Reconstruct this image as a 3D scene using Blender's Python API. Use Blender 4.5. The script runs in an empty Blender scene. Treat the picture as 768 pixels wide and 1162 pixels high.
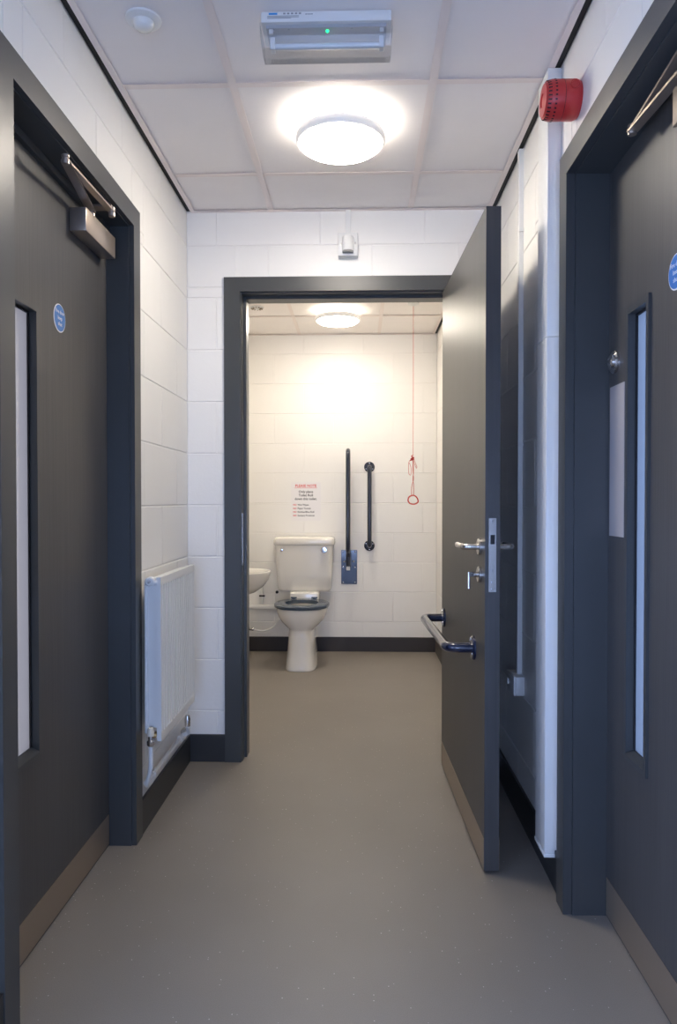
import bpy, bmesh, math, random
from mathutils import Vector, Matrix
random.seed(7)
SC = bpy.context.scene
COL = SC.collection

# ------------------------------------------------------------------ camera
cd = bpy.data.cameras.new('camera')
cd.sensor_fit = 'VERTICAL'; cd.sensor_height = 36.0
cd.lens = 820.0 / 1162.0 * 36.0
cd.clip_start = 0.02
cam = bpy.data.objects.new('camera', cd); COL.objects.link(cam)
cam.location = (0, 0, 1.145)
cam.rotation_euler = (math.radians(90 - 0.91), 0, math.radians(1.65))
SC.camera = cam

# ------------------------------------------------------------------ world: overcast blue daylight outside the building
w = bpy.data.worlds.new('world'); SC.world = w; w.use_nodes = True
bg = w.node_tree.nodes['Background']
bg.inputs[0].default_value = (0.45, 0.60, 1.0, 1); bg.inputs[1].default_value = 11.8

# ------------------------------------------------------------------ render look
SC.view_settings.view_transform = 'Standard'
SC.view_settings.look = 'None'
SC.view_settings.gamma = 1.0
SC.view_settings.use_curve_mapping = False
SC.view_settings.exposure = 0.12
SC.cycles.use_denoising = True
SC.cycles.max_bounces = 14
SC.cycles.diffuse_bounces = 8

LAMP_CORRIDOR = 62.0
LAMP_WASHROOM = 69.0

# daylight portal in the glazed wall behind the camera
def portal(loc, rot, sx, sy):
    pl = bpy.data.lights.new('daylight_portal', 'AREA'); pl.shape = 'RECTANGLE'; pl.size = sx; pl.size_y = sy
    pl.cycles.is_portal = True
    po = bpy.data.objects.new('daylight_portal', pl); COL.objects.link(po)
    po.location = loc; po.rotation_euler = rot
portal((-0.08, -1.47, 0.8), (math.radians(90), 0, 0), 1.12, 1.3)
portal((-0.78, 0.65, 0.8), (0, math.radians(-90), 0), 1.3, 0.9)

# ------------------------------------------------------------------ materials
def nodes_of(m):
    m.use_nodes = True
    return m.node_tree.nodes, m.node_tree.links, m.node_tree.nodes['Principled BSDF']

def mat(name, col, rough=0.5, metal=0.0, spec=0.5, bump=0.0, bscale=200.0, var=0.0, vscale=6.0, coat=0.0, stretch=None, emit=None, estr=0.0):
    m = bpy.data.materials.new(name)
    N, L, b = nodes_of(m)
    b.inputs['Base Color'].default_value = (*col, 1)
    b.inputs['Roughness'].default_value = rough
    b.inputs['Metallic'].default_value = metal
    b.inputs['Specular IOR Level'].default_value = spec
    if coat:
        b.inputs['Coat Weight'].default_value = coat; b.inputs['Coat Roughness'].default_value = 0.08
    tc = N.new('ShaderNodeTexCoord'); mp = N.new('ShaderNodeMapping')
    g = N.new('ShaderNodeNewGeometry')
    L.new(g.outputs['Position'], mp.inputs['Vector'])
    if stretch: mp.inputs['Scale'].default_value = stretch
    nz = N.new('ShaderNodeTexNoise'); nz.inputs['Scale'].default_value = vscale; nz.inputs['Detail'].default_value = 5
    L.new(mp.outputs['Vector'], nz.inputs['Vector'])
    cr = N.new('ShaderNodeMapRange')
    cr.inputs['From Min'].default_value = 0.3; cr.inputs['From Max'].default_value = 0.7
    cr.inputs['To Min'].default_value = 1.0 - var; cr.inputs['To Max'].default_value = 1.0 + var
    L.new(nz.outputs['Fac'], cr.inputs['Value'])
    mx = N.new('ShaderNodeMix'); mx.data_type = 'RGBA'; mx.blend_type = 'MULTIPLY'
    mx.inputs['Factor'].default_value = 1.0
    mx.inputs[6].default_value = (*col, 1)
    L.new(cr.outputs['Result'], mx.inputs[7])
    L.new(mx.outputs[2], b.inputs['Base Color'])
    if bump:
        n2 = N.new('ShaderNodeTexNoise'); n2.inputs['Scale'].default_value = bscale; n2.inputs['Detail'].default_value = 3
        L.new(mp.outputs['Vector'], n2.inputs['Vector'])
        bp = N.new('ShaderNodeBump'); bp.inputs['Strength'].default_value = bump; bp.inputs['Distance'].default_value = 0.002
        L.new(n2.outputs['Fac'], bp.inputs['Height']); L.new(bp.outputs['Normal'], b.inputs['Normal'])
    if emit:
        b.inputs['Emission Color'].default_value = (*emit, 1); b.inputs['Emission Strength'].default_value = estr
    return m

WALL = mat('painted_block', (0.86, 0.845, 0.81), 0.42, bump=0.25, bscale=90, var=0.015, vscale=3)
CEIL = mat('ceiling_tile_white', (0.89, 0.845, 0.815), 0.85, bump=0.2, bscale=300, var=0.012)
TEE = mat('tee_bar_white', (0.84, 0.755, 0.71), 0.5)
SHADOWGAP = mat('shadow_gap_black', (0.012, 0.011, 0.01), 0.7)  # black colour stands in for the shade up inside the ceiling gap
FRAME = mat('frame_dark_grey', (0.052, 0.055, 0.056), 0.36, bump=0.05, bscale=400, var=0.04)
LEAF = mat('door_grey_woodgrain', (0.062, 0.060, 0.059), 0.42, bump=0.16, bscale=60, var=0.11, vscale=14, stretch=(5, 5, 0.12))
KICK = mat('kick_plate_bronze', (0.38, 0.31, 0.235), 0.38, metal=0.7, bump=0.08, bscale=80, stretch=(1, 1, 12))
STEEL = mat('satin_steel', (0.62, 0.60, 0.57), 0.26, metal=1.0)
CHROME = mat('chrome', (0.75, 0.75, 0.76), 0.10, metal=1.0)
BRONZE = mat('satin_nickel_bronze', (0.46, 0.39, 0.33), 0.33, metal=0.8)
SKIRT = mat('skirting_charcoal', (0.026, 0.027, 0.028), 0.42)
SKIRTWC = mat('skirting_brown', (0.036, 0.030, 0.028), 0.5)
PLASTIC = mat('white_plastic', (0.78, 0.78, 0.76), 0.35)
CERAMIC = mat('white_ceramic', (0.80, 0.775, 0.72), 0.12, coat=0.5)
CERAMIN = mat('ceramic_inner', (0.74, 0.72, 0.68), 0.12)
RADWHITE = mat('radiator_white', (0.82, 0.82, 0.80), 0.28)
NAVY = mat('navy_gloss', (0.010, 0.016, 0.045), 0.16, coat=0.6)
NAVYRAIL = mat('navy_rail', (0.018, 0.024, 0.045), 0.22, coat=0.4)
SEATM = mat('seat_blue_grey', (0.06, 0.085, 0.12), 0.22, coat=0.3)
BLACK = mat('black_rubber', (0.01, 0.01, 0.012), 0.5)
REDP = mat('red_plastic', (0.50, 0.030, 0.030), 0.34)
REDDK = mat('red_slot_dark', (0.035, 0.004, 0.005), 0.6)
REDC = mat('red_cord', (0.62, 0.045, 0.03), 0.5)
BLUES = mat('sign_blue', (0.03, 0.18, 0.52), 0.3)
WHITEP = mat('sign_white', (0.82, 0.82, 0.82), 0.4)
INKR = mat('ink_red', (0.70, 0.05, 0.05), 0.6)
INKB = mat('ink_black', (0.03, 0.03, 0.03), 0.6)
BRASS = mat('brass', (0.55, 0.42, 0.22), 0.3, metal=1.0)
PAPER = mat('notice_paper', (0.84, 0.82, 0.81), 0.3)
SLAB = mat('concrete', (0.3, 0.3, 0.3), 0.9)

def emis(name, col, s):
    m = bpy.data.materials.new(name); m.use_nodes = True
    N = m.node_tree.nodes; L = m.node_tree.links; N.clear()
    o = N.new('ShaderNodeOutputMaterial'); e = N.new('ShaderNodeEmission')
    e.inputs[0].default_value = (*col, 1); e.inputs[1].default_value = s
    L.new(e.outputs[0], o.inputs[0]); return m
LAMPC = emis('opal_diffuser_corridor', (1.0, 0.915, 0.80), LAMP_CORRIDOR)
BANDC = emis('opal_side_corridor', (1.0, 0.915, 0.80), LAMP_CORRIDOR * 0.5)
BANDW = emis('opal_side_washroom', (1.0, 0.90, 0.76), LAMP_WASHROOM * 0.2)
LAMPW = emis('opal_diffuser_washroom', (1.0, 0.90, 0.76), LAMP_WASHROOM)
RIM = mat('opal_rim', (0.80, 0.79, 0.76), 0.35, emit=(1.0, 0.94, 0.86), estr=0.25)
GREEN = emis('green_led', (0.02, 1.0, 0.30), 2.5)

def clear(name, tint, gloss=0.08, rough=0.05):
    m = bpy.data.materials.new(name); m.use_nodes = True
    N = m.node_tree.nodes; L = m.node_tree.links; N.clear()
    o = N.new('ShaderNodeOutputMaterial'); t = N.new('ShaderNodeBsdfTransparent'); g = N.new('ShaderNodeBsdfGlossy')
    t.inputs[0].default_value = (*tint, 1); g.inputs['Roughness'].default_value = rough
    lw = N.new('ShaderNodeLayerWeight'); lw.inputs['Blend'].default_value = 0.25
    mr = N.new('ShaderNodeMath'); mr.operation = 'MULTIPLY_ADD'; mr.inputs[1].default_value = 0.6; mr.inputs[2].default_value = gloss
    L.new(lw.outputs['Fresnel'], mr.inputs[0])
    mx = N.new('ShaderNodeMixShader'); L.new(mr.outputs[0], mx.inputs[0]); L.new(t.outputs[0], mx.inputs[1]); L.new(g.outputs[0], mx.inputs[2])
    L.new(mx.outputs[0], o.inputs[0]); return m
COVER = clear('clear_polycarbonate', (0.88, 0.89, 0.90), 0.02, 0.22)
GLAZE = clear('window_glass', (0.95, 0.97, 1.0), 0.03, 0.02)

def frosted(name, col, g=0.12):
    m = bpy.data.materials.new(name); m.use_nodes = True
    N = m.node_tree.nodes; L = m.node_tree.links; N.clear()
    o = N.new('ShaderNodeOutputMaterial'); t = N.new('ShaderNodeBsdfTranslucent'); gl = N.new('ShaderNodeBsdfGlossy')
    t.inputs[0].default_value = (*col, 1); gl.inputs['Roughness'].default_value = 0.12
    mx = N.new('ShaderNodeMixShader'); mx.inputs[0].default_value = g
    L.new(t.outputs[0], mx.inputs[1]); L.new(gl.outputs[0], mx.inputs[2]); L.new(mx.outputs[0], o.inputs[0]); return m
FROSTL = frosted('obscured_glass_pale', (0.27, 0.235, 0.20), 0.12)
FROSTR = frosted('obscured_glass_blue', (0.22, 0.23, 0.24), 0.12)

# sparkling safety vinyl floor
def floor_mat():
    m = bpy.data.materials.new('safety_vinyl'); N, L, b = nodes_of(m)
    g = N.new('ShaderNodeNewGeometry')
    n1 = N.new('ShaderNodeTexNoise'); n1.inputs['Scale'].default_value = 2.2; n1.inputs['Detail'].default_value = 4
    L.new(g.outputs['Position'], n1.inputs['Vector'])
    r1 = N.new('ShaderNodeValToRGB')
    r1.color_ramp.elements[0].position = 0.3; r1.color_ramp.elements[0].color = (0.222, 0.198, 0.172, 1)
    r1.color_ramp.elements[1].position = 0.7; r1.color_ramp.elements[1].color = (0.246, 0.220, 0.192, 1)
    L.new(n1.outputs['Fac'], r1.inputs[0])
    n2 = N.new('ShaderNodeTexNoise'); n2.inputs['Scale'].default_value = 420; n2.inputs['Detail'].default_value = 2
    L.new(g.outputs['Position'], n2.inputs['Vector'])
    mr = N.new('ShaderNodeMapRange'); mr.inputs['From Min'].default_value = 0.3; mr.inputs['From Max'].default_value = 0.7
    mr.inputs['To Min'].default_value = 0.90; mr.inputs['To Max'].default_value = 1.08
    L.new(n2.outputs['Fac'], mr.inputs['Value'])
    mx = N.new('ShaderNodeMix'); mx.data_type = 'RGBA'; mx.blend_type = 'MULTIPLY'; mx.inputs['Factor'].default_value = 1
    L.new(r1.outputs[0], mx.inputs[6]); L.new(mr.outputs['Result'], mx.inputs[7])
    v = N.new('ShaderNodeTexVoronoi'); v.inputs['Scale'].default_value = 85
    L.new(g.outputs['Position'], v.inputs['Vector'])
    lt = N.new('ShaderNodeMath'); lt.operation = 'LESS_THAN'; lt.inputs[1].default_value = 0.115
    L.new(v.outputs['Distance'], lt.inputs[0])
    sep = N.new('ShaderNodeSeparateColor'); L.new(v.outputs['Color'], sep.inputs[0])
    gt = N.new('ShaderNodeMath'); gt.operation = 'GREATER_THAN'; gt.inputs[1].default_value = 0.86
    L.new(sep.outputs[0], gt.inputs[0])
    mu = N.new('ShaderNodeMath'); mu.operation = 'MULTIPLY'; L.new(lt.outputs[0], mu.inputs[0]); L.new(gt.outputs[0], mu.inputs[1])
    m2 = N.new('ShaderNodeMix'); m2.data_type = 'RGBA'
    L.new(mu.outputs[0], m2.inputs['Factor']); L.new(mx.outputs[2], m2.inputs[6]); m2.inputs[7].default_value = (0.66, 0.62, 0.56, 1)
    L.new(m2.outputs[2], b.inputs['Base Color'])
    b.inputs['Roughness'].default_value = 0.44
    b.inputs['Specular IOR Level'].default_value = 0.5
    bp = N.new('ShaderNodeBump'); bp.inputs['Strength'].default_value = 0.16; bp.inputs['Distance'].default_value = 0.001
    L.new(n2.outputs['Fac'], bp.inputs['Height']); L.new(bp.outputs['Normal'], b.inputs['Normal'])
    return m
FLOOR = floor_mat()

# ------------------------------------------------------------------ mesh helpers (all in world metres)
def box(bm, x0, x1, y0, y1, z0, z1, bev=0.0, seg=2):
    x0, x1 = sorted((x0, x1)); y0, y1 = sorted((y0, y1)); z0, z1 = sorted((z0, z1))
    vs = [bm.verts.new((x, y, z)) for x in (x0, x1) for y in (y0, y1) for z in (z0, z1)]
    fs = [bm.faces.new([vs[i] for i in q]) for q in ((0, 1, 3, 2), (4, 6, 7, 5), (0, 4, 5, 1), (2, 3, 7, 6), (0, 2, 6, 4), (1, 5, 7, 3))]
    if bev:
        es = set(e for f in fs for e in f.edges)
        bmesh.ops.bevel(bm, geom=list(es), offset=bev, segments=seg, affect='EDGES', profile=0.5)
    return bm

def prism(bm, pts0, pts1):
    a = [bm.verts.new(p) for p in pts0]; b = [bm.verts.new(p) for p in pts1]; n = len(a)
    bm.faces.new(a); bm.faces.new(b[::-1])
    for i in range(n): bm.faces.new((a[i], b[i], b[(i + 1) % n], a[(i + 1) % n]))
    return bm

def loft(bm, rings, cap0=True, cap1=True):
    R = [[bm.verts.new(p) for p in r] for r in rings]; n = len(R[0])
    for a, b in zip(R, R[1:]):
        for i in range(n): bm.faces.new((a[i], a[(i + 1) % n], b[(i + 1) % n], b[i]))
    if cap0: bm.faces.new(R[0][::-1])
    if cap1: bm.faces.new(R[-1])
    return bm

def lathe(bm, prof, o, axis=(0, 0, 1), n=32):
    a = Vector(axis).normalized(); u = a.orthogonal().normalized(); v = a.cross(u); o = Vector(o)
    prof = [(max(r, 1e-4), h) for r, h in prof]
    return loft(bm, [[o + a * h + (u * math.cos(t) + v * math.sin(t)) * r for t in [2 * math.pi * i / n for i in range(n)]] for r, h in prof])

def smooth_path(pts, k=6, closed=False):
    P = [Vector(p) for p in pts]; out = []
    n = len(P); m = n if closed else n - 1
    for i in range(m):
        p0 = P[(i - 1) % n] if closed or i > 0 else P[0]; p1 = P[i]; p2 = P[(i + 1) % n]
        p3 = P[(i + 2) % n] if closed or i + 2 < n else P[-1]
        for j in range(k):
            t = j / k
            out.append(0.5 * ((2 * p1) + (p2 - p0) * t + (2 * p0 - 5 * p1 + 4 * p2 - p3) * t * t + (3 * p1 - p0 - 3 * p2 + p3) * t ** 3))
    if not closed: out.append(P[-1])
    return out

def fillet(pts, r, k=7):
    P = [Vector(p) for p in pts]; out = [P[0]]
    for a, b, c in zip(P, P[1:], P[2:]):
        d1 = (a - b).normalized(); d2 = (c - b).normalized()
        rr = min(r, (a - b).length * .49, (c - b).length * .49)
        p = b + d1 * rr; q = b + d2 * rr
        for i in range(k + 1):
            t = i / k
            out.append(p * (1 - t) ** 2 + b * 2 * t * (1 - t) + q * t * t)
    out.append(P[-1]); return out

def tube(bm, pts, r, n=14, closed=False):
    P = [Vector(p) for p in pts]; rings = []; prev = None; m = len(P)
    for i, p in enumerate(P):
        if closed: t = (P[(i + 1) % m] - P[i - 1]).normalized()
        elif i == 0: t = (P[1] - P[0]).normalized()
        elif i == m - 1: t = (P[-1] - P[-2]).normalized()
        else: t = (P[i + 1] - P[i - 1]).normalized()
        u = t.orthogonal().normalized() if prev is None else (prev - t * prev.dot(t)).normalized()
        prev = u; v = t.cross(u)
        rings.append([p + (u * math.cos(a) + v * math.sin(a)) * r for a in [2 * math.pi * k / n for k in range(n)]])
    if closed: rings.append(rings[0])
    return loft(bm, rings, not closed, not closed)

def bar(bm, p, q, wid, th, up=(0, 0, 1)):
    p = Vector(p); q = Vector(q); d = (q - p).normalized(); s = d.cross(Vector(up)).normalized() * wid / 2; h = Vector(up) * th / 2
    return prism(bm, [p - s - h, p + s - h, p + s + h, p - s + h], [q - s - h, q + s - h, q + s + h, q - s + h])

NB = bmesh.new
def wloc(o):
    l = Vector(o.location)
    while o.parent: o = o.parent; l += Vector(o.location)
    return l

def obj(name, bm, m, parent=None, smooth=False, label=None):
    bmesh.ops.remove_doubles(bm, verts=bm.verts, dist=1e-6)
    bmesh.ops.recalc_face_normals(bm, faces=bm.faces)
    lo = Vector([min(v.co[i] for v in bm.verts) for i in range(3)]); hi = Vector([max(v.co[i] for v in bm.verts) for i in range(3)])
    org = Vector(((lo.x + hi.x) / 2, (lo.y + hi.y) / 2, lo.z))
    for v in bm.verts: v.co -= org
    me = bpy.data.meshes.new(name); bm.to_mesh(me); bm.free()
    if smooth:
        for p in me.polygons: p.use_smooth = True
        me.set_sharp_from_angle(angle=math.radians(38))
    me.materials.append(m)
    o = bpy.data.objects.new(name, me); COL.objects.link(o)
    o.location = org - (wloc(parent) if parent else Vector())
    if parent: o.parent = parent
    if label: o['label'] = label
    return o

def tag(o, label, cat=None, group=None):
    o['label'] = label
    if cat: o['category'] = cat
    if group: o['group'] = group
    return o
def thing(name, loc, label, cat, group=None):
    o = bpy.data.objects.new(name, None); COL.objects.link(o); o.location = loc; o.empty_display_size = 0.05
    return tag(o, label, cat, group)
def struct(o, label=None):
    o['kind'] = 'structure'
    if label: o['label'] = label
    return o
def structempty(name, loc, label=None):
    o = bpy.data.objects.new(name, None); COL.objects.link(o); o.location = loc; o.empty_display_size = 0.05
    return struct(o, label)

def text(name, s, size, o, right, up, m, parent, bold=0.0, align='CENTER'):
    cu = bpy.data.curves.new(name, 'FONT'); cu.body = s; cu.size = size; cu.align_x = align; cu.align_y = 'CENTER'; cu.extrude = 0.0002; cu.offset = bold; cu.resolution_u = 2
    tmp = bpy.data.objects.new(name, cu); COL.objects.link(tmp)
    dg = bpy.context.evaluated_depsgraph_get(); me = bpy.data.meshes.new_from_object(tmp.evaluated_get(dg))
    bpy.data.objects.remove(tmp); bpy.data.curves.remove(cu)
    r = Vector(right).normalized(); u = Vector(up).normalized(); n = r.cross(u)
    M = Matrix(((r.x, u.x, n.x), (r.y, u.y, n.y), (r.z, u.z, n.z))).to_4x4()
    me.transform(M)
    me.materials.clear(); me.materials.append(m)
    ob = bpy.data.objects.new(name, me); COL.objects.link(ob)
    ob.location = Vector(o) - wloc(parent); ob.parent = parent
    return ob

# ------------------------------------------------------------------ dimensions
XL, XR, YF, YB, ZC = -0.75, 0.583, 3.14, -1.5, 2.395
WXL, WYB = -0.92, 5.47
YF2 = YF + 0.12

# floor
struct(obj('floor', box(NB(), -1.25, 1.0, -1.9, 5.75, -0.06, 0), FLOOR), 'grey speckled safety vinyl floor running through both rooms')

# ------------------------------------------------------------------ walls of painted blocks
def mapper(kind):
    return {'left': lambda a, d, z: Vector((XL - d, a, z)), 'right': lambda a, d, z: Vector((XR + d, a, z)),
            'far': lambda a, d, z: Vector((a, YF + d, z)), 'wback': lambda a, d, z: Vector((a, WYB + d, z)),
            'wleft': lambda a, d, z: Vector((WXL - d, a, z)), 'back': lambda a, d, z: Vector((a, YB - d, z)),
            'wfront': lambda a, d, z: Vector((a, YF2 - d, z))}[kind]
def mbox(bm, M, a0, a1, d0, d1, z0, z1, bev=0.0):
    p = M(a0, d0, z0); q = M(a1, d1, z1)
    return box(bm, p.x, q.x, p.y, q.y, p.z, q.z, bev)

BLK = {}
def wall(name, kind, a0, a1, holes, thick, label, sa0=None, sa1=None, off=0.0, blocks=True, z1=ZC + 0.03):
    M = mapper(kind); bm = NB()
    A = sorted({a0 if sa0 is None else sa0, a1 if sa1 is None else sa1, *[h[0] for h in holes], *[h[1] for h in holes]})
    Z = sorted({-0.0, z1, *[h[2] for h in holes], *[h[3] for h in holes]})
    for i in range(len(A) - 1):
        for j in range(len(Z) - 1):
            c = ((A[i] + A[i + 1]) / 2, (Z[j] + Z[j + 1]) / 2)
            if any(h[0] < c[0] < h[1] and h[2] < c[1] < h[3] for h in holes): continue
            mbox(bm, M, A[i], A[i + 1], 0.0027, thick, Z[j], Z[j + 1])
    o = struct(obj(name, bm, WALL), label)
    if not blocks: return o
    wl = wloc(o); k = 0
    while 0.225 * k < ZC - 0.01:
        zb, zt = 0.225 * k, min(0.225 * (k + 1), ZC + 0.004)
        s = a0 + off + (0.225 if k % 2 else 0.0)
        while s > a0: s -= 0.45
        while s < a1:
            lo, hi = max(s, a0), min(s + 0.45, a1)
            if hi - lo > 0.012:
                As = sorted({lo, hi, *[x for h in holes for x in h[:2] if lo < x < hi and h[2] < zt - .001 and h[3] > zb + .001]}); Zs = sorted({zb, zt, *[x for h in holes for x in h[2:] if zb < x < zt and h[0] < hi and h[1] > lo]})
                for p, q in zip(As, As[1:]):
                    for r, t in zip(Zs, Zs[1:]):
                        if any(h[0] < (p + q) / 2 < h[1] and h[2] < (r + t) / 2 < h[3] for h in holes): continue
                        key = (kind, round((q - p) * 1000), round((t - r) * 1000))
                        if key not in BLK:
                            b2 = NB(); wv, hv = (q - p) / 2, (t - r); iv, ih, c, cv = 0.0004, 0.0016, 0.0026, 0.0016
                            def P(a, d, z): return M(a, d, z) - M(0, 0, 0)
                            o_ = [P(-wv + iv, .0030, ih), P(wv - iv, .0030, ih), P(wv - iv, .0030, hv - ih), P(-wv + iv, .0030, hv - ih)]
                            f_ = [P(-wv + iv + cv, 0, ih + c), P(wv - iv - cv, 0, ih + c), P(wv - iv - cv, 0, hv - ih - c), P(-wv + iv + cv, 0, hv - ih - c)]
                            prism(b2, o_, f_)
                            bmesh.ops.recalc_face_normals(b2, faces=b2.faces)
                            me = bpy.data.meshes.new('block'); b2.to_mesh(me); b2.free(); me.materials.append(WALL); BLK[key] = me
                        b = bpy.data.objects.new('block', BLK[key]); COL.objects.link(b)
                        b.location = M((p + q) / 2, random.uniform(-0.0003, 0.0003), r) - wl; b.parent = o
            s += 0.45
        k += 1
    return o

wall('wall_left', 'left', YB, YF, [(1.515, 2.38, 0, 2.065), (0.2, 1.1, 0.15, 1.45)], 0.14, 'white painted blockwork wall on the left with a door and radiator', off=0.18)
wall('wall_right', 'right', YB, WYB, [(1.06, 2.02, 0, 2.06)], 0.16, 'white painted blockwork wall along the right side', off=0.10, sa1=5.67)
wall('wall_far', 'far', XL, XR, [(-0.537, 0.427, 0, 2.07)], 0.06, 'white painted blockwork wall around the open toilet door', sa0=-1.1, sa1=0.583, off=0.13)
wall('wall_washroom_front', 'wfront', WXL, XR, [(-0.537, 0.427, 0, 2.07)], 0.06, 'inner side of the wall around the toilet door', off=0.0, blocks=False)
wall('wall_washroom_left', 'wleft', YF2, WYB, [], 0.15, 'white wall beside the basin', sa1=5.67)
wall('wall_washroom_back', 'wback', WXL, XR, [], 0.18, 'white painted blockwork wall behind the toilet', sa0=-1.07, off=0.05)
wall('wall_back', 'back', XL, XR, [(-0.64, 0.48, 0.15, 1.45)], 0.16, 'wall with a tall window behind the viewer', sa0=-0.89, sa1=0.743, blocks=False)

# window behind the camera (source of the bluish daylight)
wn = structempty('window_1', (-0.08, YB - 0.05, 0.15), 'wide window behind the viewer')
for (a, b_, c, d) in ((-0.64, -0.59, 0.15, 1.45), (0.43, 0.48, 0.15, 1.45), (-0.59, 0.43, 0.15, 0.20), (-0.59, 0.43, 1.40, 1.45), (-0.10, -0.06, 0.20, 1.40)):
    obj('window_frame', box(NB(), a, b_, YB - 0.10, YB - 0.03, c, d), FRAME, wn)
for (a, b_) in ((-0.59, -0.10), (-0.06, 0.43)):
    obj('pane', box(NB(), a, b_, YB - 0.072, YB - 0.066, 0.20, 1.40), GLAZE, wn)
wn = structempty('window_2', (XL - 0.06, 0.65, 0.2), 'side window beside the viewer on the left')
for (a, b_, c, d) in ((0.20, 0.24, 0.15, 1.45), (1.06, 1.10, 0.15, 1.45), (0.24, 1.06, 0.15, 0.20), (0.24, 1.06, 1.40, 1.45)):
    obj('window_frame', box(NB(), XL - 0.10, XL - 0.03, a, b_, c, d), FRAME, wn)
obj('pane', box(NB(), XL - 0.072, XL - 0.066, 0.24, 1.06, 0.20, 1.40), GLAZE, wn)

# ------------------------------------------------------------------ ceiling of tiles in a tee grid
ceil = struct(obj('ceiling', box(NB(), -1.1, 0.76, YB - 0.2, 5.67, ZC + 0.032, ZC + 0.12), SLAB), 'suspended ceiling of pale square tiles in a metal grid')
TL = {}
def tile(x0, x1, y0, y1):
    key = (round((x1 - x0) * 1000), round((y1 - y0) * 1000))
    if key not in TL:
        bm = NB(); box(bm, -(x1 - x0) / 2, (x1 - x0) / 2, -(y1 - y0) / 2, (y1 - y0) / 2, 0, 0.014)
        me = bpy.data.meshes.new('ceiling_tile'); bm.to_mesh(me); bm.free(); me.materials.append(CEIL); TL[key] = me
    o = bpy.data.objects.new('ceiling_tile', TL[key]); COL.objects.link(o)
    o.location = Vector(((x0 + x1) / 2, (y0 + y1) / 2, ZC + 0.0060)) - wloc(ceil); o.parent = ceil
def grid(xs, ys, tw=0.012):
    for a, b in zip(xs, xs[1:]):
        for c, d in zip(ys, ys[1:]): tile(a + .001, b - .001, c + .001, d - .001)
    for x in xs[1:-1]: obj('main_tee', box(NB(), x - tw, x + tw, ys[0], ys[-1], ZC, ZC + .0012), TEE, ceil)
    for y in ys[1:-1]:
        for a, b in zip(xs, xs[1:]):
            obj('cross_tee', box(NB(), a + (tw if a > xs[0] else 0), b - (tw if b < xs[-1] else 0), y - tw, y + tw, ZC + .0002, ZC + .0012), TEE, ceil)
G = 0.019
ys = [YB, -0.813, -0.213, 0.387, 0.987, 1.587, 2.187, 2.785, YF]
grid([XL + G, -0.381, 0.219, XR - G], ys)
obj('edge_trim', box(NB(), XL + G, XL + G + .019, YB, YF, ZC - .001, ZC + .0005), TEE, ceil)
obj('edge_trim', box(NB(), XR - G - .019, XR - G, YB, YF, ZC - .001, ZC + .0005), TEE, ceil)
obj('edge_trim', box(NB(), XL + G, XR - G, YF - .019, YF, ZC - .0008, ZC + .0005), TEE, ceil)
grid([WXL, -0.45, 0.147, XR - G], [YF2, 3.73, 4.33, 4.93, WYB])
obj('edge_trim', box(NB(), WXL, XR - G, WYB - .019, WYB, ZC - .001, ZC + .0005), TEE, ceil)
obj('edge_trim', box(NB(), XR - G - .019, XR - G, YF2, WYB - .019, ZC - .001, ZC + .0005), TEE, ceil)
struct(obj('gap_shade_1', box(NB(), XL, XL + G, YB, YF, ZC + .006, ZC + .02), SHADOWGAP), 'black strip painted as shade in the gap between ceiling and left wall')  # filler strips, coloured black so the open gaps read as shaded
struct(obj('gap_shade_2', box(NB(), XR - G, XR, YB, YF, ZC + .006, ZC + .02), SHADOWGAP), 'black strip painted as shade in the gap between ceiling and right wall')
struct(obj('gap_shade_3', box(NB(), XR - G, XR, YF2, WYB, ZC + .006, ZC + .02), SHADOWGAP), 'black strip painted as shade in the gap between washroom ceiling and its right wall')

# ------------------------------------------------------------------ skirting
def skirt(name, x0, x1, y0, y1, m, h=0.12, label=None): struct(obj(name, box(NB(), x0, x1, y0, y1, 0, h, 0.002), m), label)
skirt('baseboard_left', XL, XL + .010, 2.429, YF, SKIRT, label='black skirting under the radiator')
skirt('baseboard_far', XL + .010, -0.586, YF - .010, YF, SKIRT, label='black skirting left of the toilet door')
skirt('baseboard_right', XR - .010, XR, 2.077, YF, SKIRT, label='black skirting along the right wall')
skirt('baseboard_left_near', XL, XL + .010, YB, 1.468, SKIRT)
skirt('baseboard_right_near', XR - .010, XR, YB, 1.0, SKIRT)
skirt('baseboard_washroom_back', WXL, XR, WYB - .010, WYB, SKIRTWC, 0.11, 'dark skirting behind the toilet')
skirt('baseboard_washroom_right', XR - .010, XR, YF2, WYB - .010, SKIRTWC, 0.11)
skirt('baseboard_washroom_left', WXL, WXL + .010, YF2, WYB - .010, SKIRTWC, 0.11)

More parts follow.
